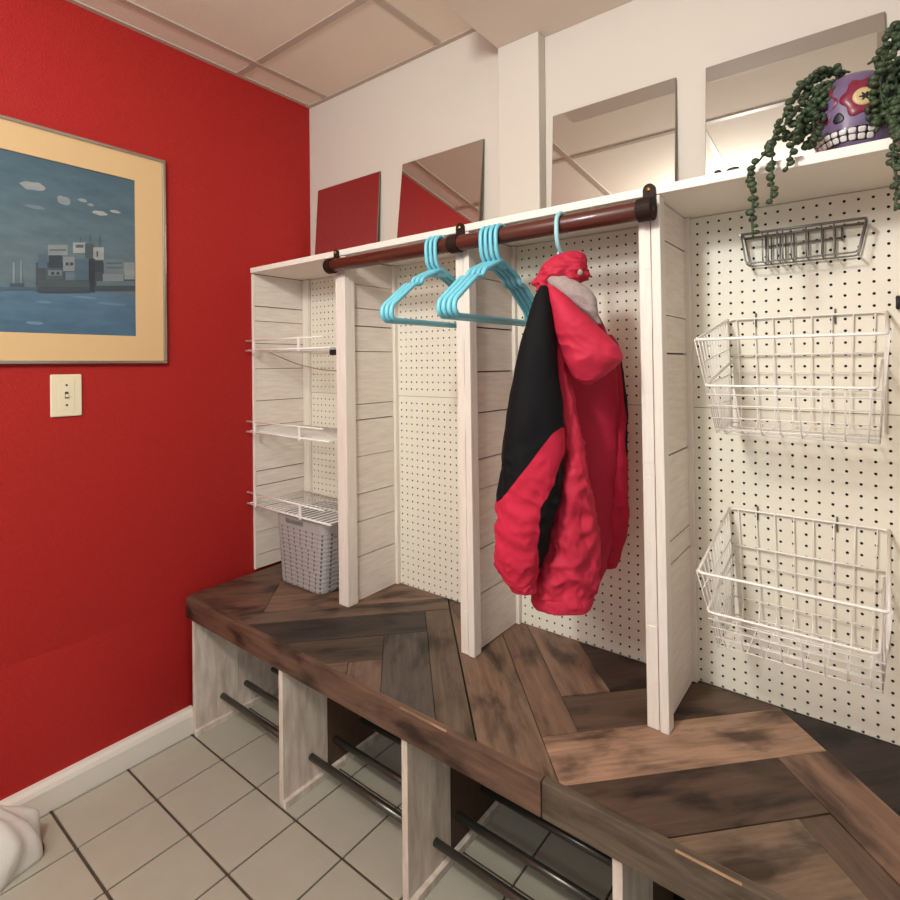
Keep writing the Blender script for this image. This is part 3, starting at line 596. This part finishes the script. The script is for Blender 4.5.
# ------------------------------------------------------------------ wire shelves in the left bay
def wire_shelf(zl, zd, label, tilt=0):
    t = thing('wire_shelf', (.26, -.14, zd), label, 'shelf', 'white wire shelves in the leftmost bay')
    x0, x1, yf, yb = .004, .507, -.264, -.018
    m = MB(); m.tube([(x0, yf, zl), (x1 - .035, yf, zl)], .0032, 8); m.tube([(x0, yf, zd), (x1, yf, zd)], .0036, 8); m.build('front_lip', WIREW, t)
    for x in (.052, .335):
        m = MB(); m.box((x, yf - .0035, zd - .008), (x + .012, yf + .003, zl + .004)); m.build('lip_clip', WIREW, t, bevel=.001)
    m = MB(); n = 19
    for k in range(n):
        x = .02 + (x1 - .03) * k / (n - 1); m.tube([(x, yf, zd + .003), (x, yb, zd + .003)], .0017, 6)
    m.build('deck_wires', WIREW, t)
    m = MB(); m.tube([(x0 + .01, yb, zd), (x1, yb, zd)], .003, 8); m.build('cross_rod', WIREW, t); m = MB(); m.tube([(x0 + .01, (yf + yb) / 2, zd - .0015), (x1, (yf + yb) / 2, zd - .0015)], .003, 8); m.build('cross_rod', WIREW, t)
    return t
wire_shelf(1.353, 1.315, 'top white wire shelf in the left bay, above a dark clip')
wire_shelf(1.043, 1.003, 'middle white wire shelf in the left bay')
wire_shelf(.770, .727, 'lowest white wire shelf in the left bay, just above the grey basket')
cc = thing('cord', (.4, -.15, 1.27), 'thin cord with a dark clip looping under the top wire shelf', 'cord')
m = MB(); m.tube(rounded([(.06, -.20, 1.308), (.12, -.2, 1.292), (.22, -.19, 1.262), (.36, -.17, 1.238), (.44, -.15, 1.236), (.456, -.15, 1.25), (.452, -.16, 1.305)], .04, 6), .0022, 6); m.build('cable', CORD, cc)
m = MB(); m.box((.425, -.2, 1.292), (.47, -.165, 1.312)); m.box((.47, -.195, 1.298), (.5, -.17, 1.304)); m.build('clip', BLACK, cc, bevel=.002)

# ------------------------------------------------------------------ grey woven basket
bsk = thing('storage_basket', (.31, -.14, SZ + .0015), 'grey woven plastic basket sitting under the lowest wire shelf', 'basket')
def rrect(x0, x1, y0, y1, r, n=5):
    out = []
    for cx, cy, a0 in ((x1 - r, y0 + r, -90), (x1 - r, y1 - r, 0), (x0 + r, y1 - r, 90), (x0 + r, y0 + r, 180)):
        for k in range(n + 1):
            a = math.radians(a0 + 90 * k / n); out.append((cx + r * math.cos(a), cy + r * math.sin(a)))
    return out
def bskring(t, ins=0):
    z = SZ + .0015 + .2485 * t
    return [(x, y, z) for x, y in rrect(.178 - .019 * t + ins, .424 + .028 * t - ins, -.242 - .006 * t + ins, -.062 + .03 * t - ins, .03 - ins)]
m = MB(); lv = [0, .02, .3, .6, .86]
for i in range(len(lv) - 1):
    A, B = bskring(lv[i], 0 if i else .004), bskring(lv[i + 1]); n = len(A); b = len(m.v); m.v += A + B; s_ = 0
    for k in range(n):
        k2 = (k + 1) % n; l = math.dist(A[k][:2], A[k2][:2]); z0, z1 = A[0][2] - SZ, B[0][2] - SZ
        m.face((b + k, b + k2, b + n + k2, b + n + k), 0, uv=[(s_, z0), (s_ + l, z0), (s_ + l, z1), (s_, z1)], sm=True); s_ += l
b = len(m.v); A = bskring(0, .004); m.v += A; m.face([b + k for k in range(len(A))][::-1], 0, uv=[(0, 0)] * len(A))
m.build('woven_body', WEAVE, bsk)
# smooth rim band with a grip slot at the front
m = MB(); b0 = bskring(.86); b1 = bskring(1); n = len(b0)
fr = [k for k in range(n)]
def quadband(A, B):
    b = len(m.v); m.v += A + B
    for k in range(n):
        k2 = (k + 1) % n
        m.face((b + k, b + k2, b + n + k2, b + n + k), 0, sm=True)
O0, O1, I1, I0 = bskring(.86), bskring(1), bskring(1, .004), bskring(.86, .004)
front = n - 1   # the long front edge joins the last and first ring points
def split(A, B, inner=False):
    b = len(m.v); m.v += A + B
    for k in range(n):
        k2 = (k + 1) % n
        if k == front:
            p0, p1, q0, q1 = Vector(A[k]), Vector(A[k2]), Vector(B[k]), Vector(B[k2])
            u = [0, .16, .62, 1]; w_ = [0, .28, .78, 1]
            P = lambda s_, t_: (p0.lerp(p1, s_)).lerp(q0.lerp(q1, s_), t_)
            for iu in range(3):
                for iw in range(3):
                    if iu == 1 and iw == 1: continue
                    c = len(m.v); m.v += [tuple(P(u[iu], w_[iw])), tuple(P(u[iu + 1], w_[iw])), tuple(P(u[iu + 1], w_[iw + 1])), tuple(P(u[iu], w_[iw + 1]))]; m.face((c, c + 1, c + 2, c + 3))
        else: m.face((b + k, b + k2, b + n + k2, b + n + k), 0, sm=True)
split(O0, O1); split(I0, I1); quadband(O1, I1); m.build('rim', GREYP, bsk)
m = MB(); A, B = bskring(.03, .004), bskring(.86, .004); n = len(A); b = len(m.v); m.v += A + B
for k in range(n):
    k2 = (k + 1) % n; m.face((b + k2, b + k, b + n + k, b + n + k2), 0, sm=True)
b = len(m.v); m.v += A; m.face([b + k for k in range(n)]); m.build('inner_wall', GREYP, bsk)

# ------------------------------------------------------------------ wire baskets in the right bay
def bin_basket(zt, label):
    x0, x1 = 1.682, 1.988; yb, ym = -.008, -.31
    t = thing('wire_basket', ((x0 + x1) / 2, -.12, zt - .255), label, 'basket', 'white wire baskets on the pegboard')
    T = .0024; f = .0014
    # cross-section from the back top down, under and up to the front (y,z)
    prof = [(-.008, 0), (-.012, -.085), (-.02, -.225), (-.04, -.25), (-.185, -.252), (-.205, -.24), (-.268, -.148)]
    def X(p, s): # sides lean in towards the bottom
        k = min(1, -p[1] / .25); return (x0 + .014 * k) if s < 0 else (x1 - .014 * k)
    m = MB(); m.tube(rounded([(x0 + .004, yb, zt - .25), (x0, yb, zt), (x1, yb, zt), (x1 - .004, yb, zt - .25)], .012, 4), T, 8); m.tube([(X((0, -.085), -1), -.012, zt - .085), (X((0, -.085), 1), -.012, zt - .085)], T, 8); m.build('back_frame', WIREW, t)
    m = MB(); m.tube(rounded([(x0, yb, zt), (x0 + .004, ym, zt - .057), (x1 - .004, ym, zt - .057), (x1, yb, zt)], .01, 4), T + .0005, 8)
    m.tube(rounded([(x0 + .008, yb, zt - .1), (x0 + .010, -.268, zt - .148), (x1 - .018, -.268, zt - .148), (x1 - .008, yb, zt - .1)], .012, 4), T + .0003, 8); m.build('front_bar', WIREW, t)
    m = MB()
    for k in range(8):
        s = (k + .5) / 8; pts = []
        for p in prof[:-1] + [(-.268, -.148)]: pts.append((X(p, -1) + (X(p, 1) - X(p, -1)) * s, p[0], zt + p[1]))
        m.tube(rounded(pts, .02, 3), f, 6)
    m.build('upright_wires', WIREW, t)
    m = MB()
    long_ = [(-.013, -.125), (-.016, -.165), (-.019, -.205), (-.03, -.243), (-.06, -.2505), (-.1, -.2513), (-.14, -.2517), (-.18, -.252), (-.203, -.241), (-.222, -.2155), (-.24, -.189), (-.256, -.166)]
    for p in long_: m.tube([(X(p, -1), p[0], zt + p[1]), (X(p, 1), p[0], zt + p[1])], f, 6)
    m.build('crosswise_wires', WIREW, t)
    for s in (-1, 1):   # close-set upright wires of each end
        m = MB()
        for k in range(13):
            q = .02 + .96 * k / 12; y = yb + (ym - yb) * q
            ztop = zt - .057 * q; yb_ = -.03 - .165 * q; zb = zt - .25
            m.tube([(X((0, 0), s), y, ztop), (X((0, -.25), s), yb_, zb)], .0011, 5)
        for d in (.07, .13, .19): 
            m.tube([(X((0, -d), s), -.012 - .0 * d, zt - d), (X((0, -d), s), ym + .1 * (d / .19), zt - d - .05 * (1 - d / .19) )], .0011, 5)
        m.build('end_wires', WIREW, t)
    for x in (x0 + .06, x1 - .09):
        m = MB(); m.tube(rounded([(x, -.0025, zt + .012), (x, -.0035, zt + .011), (x, -.0045, zt - .02)], .003, 3), .002, 6); m.build('peg_hook', WIREG, t)
bin_basket(1.357, 'white wire bin basket higher on the pegboard, below the small grey rack')
bin_basket(.905, 'white wire bin basket lower on the pegboard, just above the bench seat')
rk = thing('wire_rack', (1.837, -.04, 1.478), 'small grey steel wire rack at the top of the pegboard under the trailing vine', 'rack')
xa, xb, zt, zb = 1.722, 1.955, 1.545, 1.479
m = MB()
for y in (-.012, -.062): m.tube([(xa, y, zt), (xb, y, zt)], .003, 8)
for x in (xa, xb): m.tube([(x, -.012, zt), (x, -.062, zt)], .003, 8)
m.build('rim', WIREG, rk)
m = MB()
for y in (-.012, -.058): m.tube(rounded([(xa, y, zt), (xa + .01, y, zb), (xb - .014, y, zb), (xb, y, zt)], .008, 3), .0019, 6)
for x in (xa + .01, xb - .014): m.tube([(x, -.012, zb), (x, -.058, zb)], .0019, 6)
m.build('base_frame', WIREG, rk)
for k, x in enumerate((1.766, 1.777, 1.795, 1.806, 1.822, 1.850, 1.878, 1.900)):
    m = MB(); m.tube(rounded([(x, -.012, zt), (x, -.012, zb + .002), (x, -.058, zb + .002), (x, -.062, zt)], .006, 3), .0017, 6); m.build('wire', WIREG, rk)
m = MB(); m.tube([(1.765, -.008, zt - .024), (1.912, -.008, zt - .024)], .0022, 6); m.tube([(1.765, -.008, zt - .03), (1.765, -.008, zt)], .0026, 6); m.tube([(1.912, -.008, zt - .03), (1.912, -.008, zt)], .0026, 6); m.build('back_strap', WIREG, rk)
m = MB(); m.tube(rounded([(2.006, .003, 1.385), (2.006, -.02, 1.385), (2.006, -.024, 1.372), (2.006, -.02, 1.362), (2.006, -.006, 1.366)], .008, 3), .004, 8)
tag(m.build('peg_hook', BLACK), 'black peg hook at the right edge beside the middle basket', 'hook')

# ------------------------------------------------------------------ mirrors
def mirror(xa, xb, tilt, label, group='square mirrors on the top shelf'):
    w = xb - xa; h = .3615; a = math.radians(tilt); T = .004; y_top = .0395; y_bot = y_top - h * math.sin(a) - T; 
    t = thing('mirror', ((xa + xb) / 2, y_bot, 1.6375), label, 'mirror', group)
    lx = lambda u, d, z: Vector((u, 0, 0)) + Vector((0, -math.cos(a), math.sin(a))) * d + Vector((0, math.sin(a), math.cos(a))) * z
    m = MB(); base = t.location.copy()
    def slab(d0, d1, ins, mi):
        b = len(m.v)
        for d in (d0, d1):
            for u, z in ((-w / 2 + ins, ins), (w / 2 - ins, ins), (w / 2 - ins, h - ins), (-w / 2 + ins, h - ins)): m.v.append(tuple(base + Vector((0, 0, .0)) + lx(u, d, z)))
        for q in ((0, 3, 2, 1), (4, 5, 6, 7), (0, 1, 5, 4), (1, 2, 6, 5), (2, 3, 7, 6), (3, 0, 4, 7)): m.face([b + i for i in q], mi)
    slab(-T * .0, T * .8, 0, 0); m.build('backing', MIRE, t)
    m = MB(); slab(T * .8, T, .0012, 0); m.build('glass', MIRROR, t)
mirror(.060, .440, 4, 'small mirror leaning at the red wall end, reflecting only red')
mirror(.560, .932, 6.6, 'mirror leaning on the shelf, reflecting a red triangle and ceiling tiles')
mirror(1.190, 1.553, 3.2, 'mirror on the shelf just right of the white pilaster')
mirror(1.627, 1.990, 3.2, 'mirror on the shelf behind the skull planter')

# ------------------------------------------------------------------ skull planter with trailing succulent
SK = Vector((1.942, -.115, 1.6375))
pl = thing('potted_plant', SK, 'lavender painted skull planter with trailing green succulent strands on the shelf', 'plant')
yaw = math.radians(-20)
def skull_pt(th, ph):
    """th: azimuth from the face direction, ph: latitude -1..1 (base..crown)"""
    z = .092 + .092 * math.sin(ph)
    t = z / .184
    rx = .060 + .018 * math.sin(min(1, max(0, (t - .08) / .8)) * math.pi)      # narrower jaw, wide temples
    ry = .064 + .014 * math.sin(min(1, max(0, (t - .1) / .8)) * math.pi)
    k = math.sqrt(max(0, 1 - max(0, (t - .55) / .46) ** 2.2))
    k *= 1 - .16 * max(0, .25 - t) / .25
    x = rx * k * math.sin(th); y = -ry * k * math.cos(th)
    f = math.exp(-(th / .5) ** 2)
    y -= .008 * f * math.exp(-((t - .2) / .14) ** 2)                             # teeth ridge
    for e in (-.5, .5): y += .008 * math.exp(-((th - e) / .26) ** 2 - ((t - .56) / .12) ** 2)  # sockets
    c, s_ = math.cos(yaw), math.sin(yaw)
    return SK + Vector((x * c - y * s_, x * s_ + y * c, z))
def latz(z): return math.asin(max(-1, min(1, (z - .092) / .092)))
m = MB(); R = []
for i in range(29):
    z = .184 * i / 28; ph = latz(z)
    R.append([skull_pt(2 * math.pi * k / 48, ph) for k in range(48)])
m.rings(R[:-3]); 
skull = m.build('skull_pot', SKULL, pl)
m = MB(); m.ball(SK + Vector((0, 0, .16)), (.04, .04, .012), n=16, m=6); m.build('soil', SOIL, pl)
def decal(fn, n, lift, mi=0):
    """raised glaze patch: outline fn(a)->(th,z) fanned around its centre"""
    m = MB(); c = fn(None); rings_ = []
    for s_ in (1.0, .97, .6, .15):
        ring = []
        for k in range(n):
            th, z = fn(2 * math.pi * k / n); th = c[0] + (th - c[0]) * s_; z = c[1] + (z - c[1]) * s_
            P = skull_pt(th, latz(z)); d = (P - (SK + Vector((0, 0, .09)))).normalized(); ring.append(P + d * (0 if s_ == 1.0 else lift))
        rings_.append(ring)
    m.rings(rings_); return m
for e in (-.5, .5):
    def petals(a, e=e):
        if a is None: return (e, .106)
        r = 1 + .12 * math.cos(6 * a); return (e + .44 * r * math.cos(a), .106 + .036 * r * math.sin(a))
    pe = decal(petals, 56, .0012).build('eye_flower', CRIM, skull)
    def eye(a, e=e):
        return (e, .104) if a is None else (e + .23 * math.cos(a), .104 + .0165 * math.sin(a))
    o = decal(eye, 28, .0026).build('eye', CREAM, skull)
    def pup(a, e=e):
        if a is None: return (e, .104)
        r = 1 + .4 * math.cos(6 * a); return (e + .085 * r * math.cos(a), .104 + .006 * r * math.sin(a))
    decal(pup, 36, .0036).build('eye_centre', INK, skull)
def nose(a):
    if a is None: return (0, .074)
    return (.10 * math.sin(a) * (1.15 - .5 * math.cos(a)), .074 + .010 * math.cos(a))
decal(nose, 24, .0007).build('nose', INK, skull)
for row, zc in ((0, .0455), (1, .0345)):
    for k in range(8):
        th = -.70 + .2 * k
        def tooth(a, th=th, zc=zc):
            if a is None: return (th, zc)
            c_, s_ = math.cos(a), math.sin(a); return (th + .082 * math.copysign(abs(c_) ** .5, c_), zc + .0047 * math.copysign(abs(s_) ** .5, s_))
        decal(tooth, 16, .0022).build('tooth', TOOTH, skull)
def mouth(a):
    if a is None: return (0, .040)
    c_, s_ = math.cos(a), math.sin(a); return (.83 * math.copysign(abs(c_) ** .4, c_), .040 + .0120 * math.copysign(abs(s_) ** .4, s_))
decal(mouth, 40, .0009).build('mouth_line', INK, skull)
def leafball(m, p, r):
    rot = Matrix.Rotation(random.uniform(0, 6.28), 3, 'Z') @ Matrix.Rotation(random.uniform(0, 3.1), 3, 'X')
    m.ball(p, (r, r * .85, r * .6), rot, 8, 5)
for si, pts in enumerate(DATA['strands']):
    P = [Vector(q) for q in catmull(pts, 8)]
    for q in P: q.z = max(q.z, 1.6425) if q.y > -.25 else q.z
    m = MB(); m.tube(P, .0022, 6)
    dense = si in (3, 4, 5, 6, 8, 10, 11, 12, 13)
    L = 0; nxt = .004; step = .0042 if dense else .013
    for i in range(1, len(P)):
        L += (P[i] - P[i - 1]).length
        while L > nxt:
            a = random.uniform(0, 6.28); d = Vector((math.cos(a), math.sin(a) * .8, random.uniform(-.5, .5))) * (.012 if dense else .005)
            q = P[i] + d
            if q.y > -.252: q.z = max(q.z, 1.645)
            else: q.y = min(q.y, -.2565)
            leafball(m, q, random.uniform(.0062, .0102)); nxt += step * random.uniform(.7, 1.3)
    m.build('vine', VINE, pl)
for k, (x, y, l, a) in enumerate(((1.713, -.236, .0075, .3), (1.740, -.234, .014, -.2))):
    m = MB(); m.ball((x, y, 1.6414), (l, .005, .0042), Matrix.Rotation(a, 3, 'Z'), 8, 5)
    tag(m.build('dried_leaf', BLACK), ('tiny dark dried leaf bit on the shelf edge left of the vine, rounder one' if k == 0 else 'tiny dark dried leaf sliver on the shelf edge nearest the vine'), 'leaf', 'dried leaf bits on the shelf edge')

# ------------------------------------------------------------------ picture and switch on the red wall
pc = thing('framed_picture', (-.005, -1.0, 1.27), 'large framed print of a blue harbour with houses on the red wall', 'picture')
ya, yb, z0, z1 = -1.45, -.553, 1.268, 1.962
m = MB(); w, d = .010, .012
for lo, hi in (((-.005, ya, z0), (d, yb, z0 + w)), ((-.005, ya, z1 - w), (d, yb, z1)), ((-.005, ya, z0 + w), (d, ya + w, z1 - w)), ((-.005, yb - w, z0 + w), (d, yb, z1 - w))): m.box(lo, hi)
m.build('frame', FRAME, pc, bevel=.002)
ia, ib, iz0, iz1 = -1.355, -.645, 1.358, 1.870
m = MB(); x = .006
for lo, hi in (((-.004, ya + w, z0 + w), (x, yb - w, iz0)), ((-.004, ya + w, iz1), (x, yb - w, z1 - w)), ((-.004, ya + w, iz0), (x, ia, iz1)), ((-.004, ib, iz0), (x, yb - w, iz1))): m.box(lo, hi)
m.build('mat_board', MAT, pc)
m = MB(); wz = DATA['waterz']
def q4(y0, zz0, y1, zz1, c0, c1, xx):
    b = len(m.v); m.v += [(xx, y0, zz0), (xx, y1, zz0), (xx, y1, zz1), (xx, y0, zz1)]; m.face((b, b + 1, b + 2, b + 3), 0, lin(c0))
N_ = 12   # sky in soft bands, then the water
sky = [(92, 108, 114), (88, 106, 114), (78, 100, 112), (70, 94, 108)]
def mixc(a, b, t): return tuple(x + (y - x) * t for x, y in zip(a, b))
for i in range(N_):
    t0, t1 = i / N_, (i + 1) / N_; f = (i + .5) / N_ * 3; k = min(2, int(f)); q4(ia, wz + (iz1 - wz) * t0, ib, wz + (iz1 - wz) * t1, mixc(sky[k], sky[k + 1], f - k), None, .001)
for i in range(4):
    t0, t1 = i / 4, (i + 1) / 4; q4(ia, iz0 + (wz - iz0) * t0, ib, iz0 + (wz - iz0) * t1, mixc((70, 100, 124), (82, 110, 130), t0), None, .001)
for n_, (poly, c) in enumerate(DATA['art']):
    b = len(m.v); xx = .0016 + n_ * .00006; m.v += [(xx, y, z) for y, z in poly]; m.face(tuple(range(b, b + len(poly)))[::-1], 0, mixc(lin(c), lin((78, 92, 102)), .22))
for n_, ((y, z), (ry, rz), c) in enumerate(DATA['clouds']):
    b = len(m.v); m.v += [(.0012 + n_ * .00003, y + ry * (1 + .25 * noise.noise(Vector((k * .9, n_ * 3.1, 0)))) * math.cos(k * .524), z + rz * (1 + .5 * noise.noise(Vector((k * .8, n_ * 2.3, 4)))) * math.sin(k * .524)) for k in range(12)]
    m.face(tuple(range(b, b + 12)), 0, mixc(lin(c), lin((96, 118, 130)), .25))
m.build('print', PRINT, pc)
sw = thing('light_switch', (-.005, -.834, 1.111), 'ivory wall plate switch under the framed picture', 'switch')
m = MB(); b = .0; m.box((-.005, -.873, 1.110), (.0015, -.795, 1.2365)); m.build('plate', SWP, sw, bevel=.003)
m = MB(); m.box((.0012, -.854, 1.128), (.0026, -.814, 1.219)); m.build('inset', SWP, sw, bevel=.001)
m = MB(); m.box((.0024, -.8385, 1.164), (.0034, -.8295, 1.184), 1); m.box((.003, -.837, 1.168), (.010, -.831, 1.177), 0); m.build('toggle', [SWP, SWD], sw, bevel=.0006)
for z in (1.144, 1.204):
    m = MB(); m.lathe([(.0001, 0), (.0032, .0002), (.0026, .0012), (.0001, .0015)], (.0025, -.834, z), (1, 0, 0), 10); m.build('screw', SWD, sw)

# ------------------------------------------------------------------ white cloth at the lower left
cl = thing('cloth_bundle', (.05, -1.1, 0), 'crumpled white cloth piled on the tiles at the lower left corner', 'cloth')
cl['label'] = 'crumpled white cloth piled on the tiles at the lower left corner'
m = MB(); R = []
for i in range(33):
    t = i / 32; ring = []
    rr_ = math.cos(t * math.pi / 2) ** .62; z0_ = .205 * t ** .9
    for k in range(96):
        a = 2 * math.pi * k / 96
        f = 1 + .05 * math.sin(7 * a + 5 * t) + .035 * math.sin(13 * a - 6 * t) + .10 * noise.noise(Vector((math.cos(a) * 1.6, math.sin(a) * 1.6, t * 2)))
        x = .182 + .108 * rr_ * f * math.cos(a); y = -1.155 + .198 * rr_ * f * math.sin(a)
        fold = .030 * (1 - abs(noise.noise(Vector((x * 9, y * 9 + x * 6, 2)))) * 3) * (1 - t) * min(1, t * 5)
        ring.append((max(x, .074), y, max(z0_ + fold + .010 * noise.noise(Vector((x * 22, y * 22, 7))) * min(1, t * 6), 0)))
    R.append(ring)
m.rings(R); m.build('fabric', CLOTH, cl)
m = MB(); m.rings([[(.205 + dx * s_, -.962 + dy * s_, z) for dx, dy in ((-.05, -.03), (.012, -.045), (.018, -.01), (.004, .012), (-.045, .008))] for z, s_ in ((0, 1), (.012, 1), (.02, .85))], sm=False)
o = m.build('brown_edge', BROWN, cl); o['label'] = 'dark brown edge showing under the cloth'


# ------------------------------------------------------------------ light
def area(name, loc, size, power, col, rot=(0, 0, 0), shape='DISK'):
    l = bpy.data.lights.new(name, 'AREA'); l.shape = shape; l.size = size; l.energy = power; l.color = col
    o = bpy.data.objects.new(name, l); o.location = loc; o.rotation_euler = rot; COL.objects.link(o); return o
l = bpy.data.lights.new('ceiling_lamp', 'POINT'); l.energy = 84; l.color = (.98, 1, .985); l.shadow_soft_size = .10
o = bpy.data.objects.new('ceiling_lamp', l); o.location = (1.38, -1.78, 2.15); COL.objects.link(o)
l = bpy.data.lights.new('added_fill_lamp', 'POINT'); l.energy = 62; l.color = (.98, 1, .985); l.shadow_soft_size = .2  # unseen lamp added as fill for the red wall, floor and bench
o = bpy.data.objects.new('added_fill_lamp', l); o.location = (1.25, -2.75, 2.15); COL.objects.link(o)
W = bpy.data.worlds.new('room_glow'); scene.world = W; W.use_nodes = True
W.node_tree.nodes['Background'].inputs['Color'].default_value = (.98, 1, 1, 1); W.node_tree.nodes['Background'].inputs['Strength'].default_value = .62

# ------------------------------------------------------------------ camera
cam = bpy.data.cameras.new('camera'); co = bpy.data.objects.new('camera', cam); COL.objects.link(co); scene.camera = co
R_ = Vector((.80710178, .59034243, -.00908527)); Up = Vector((.00733304, .00536364, .99995873)); Fw = Vector((-.59036679, .80713509, 0))
M4 = Matrix(((R_.x, Up.x, -Fw.x, 1.97066), (R_.y, Up.y, -Fw.y, -1.39657), (R_.z, Up.z, -Fw.z, 1.25683), (0, 0, 0, 1)))
co.matrix_world = M4
cam.sensor_width = 36; cam.sensor_fit = 'HORIZONTAL'; cam.lens = 537.284 / 900 * 36
cam.shift_x = -(484.146 - 450) / 900; cam.shift_y = (363.81 - 450) / 900; cam.clip_start = .02
scene.view_settings.view_transform = 'Standard'; scene.view_settings.look = 'None'; scene.view_settings.gamma = 1; scene.view_settings.use_curve_mapping = False
scene.view_settings.exposure = -0.36
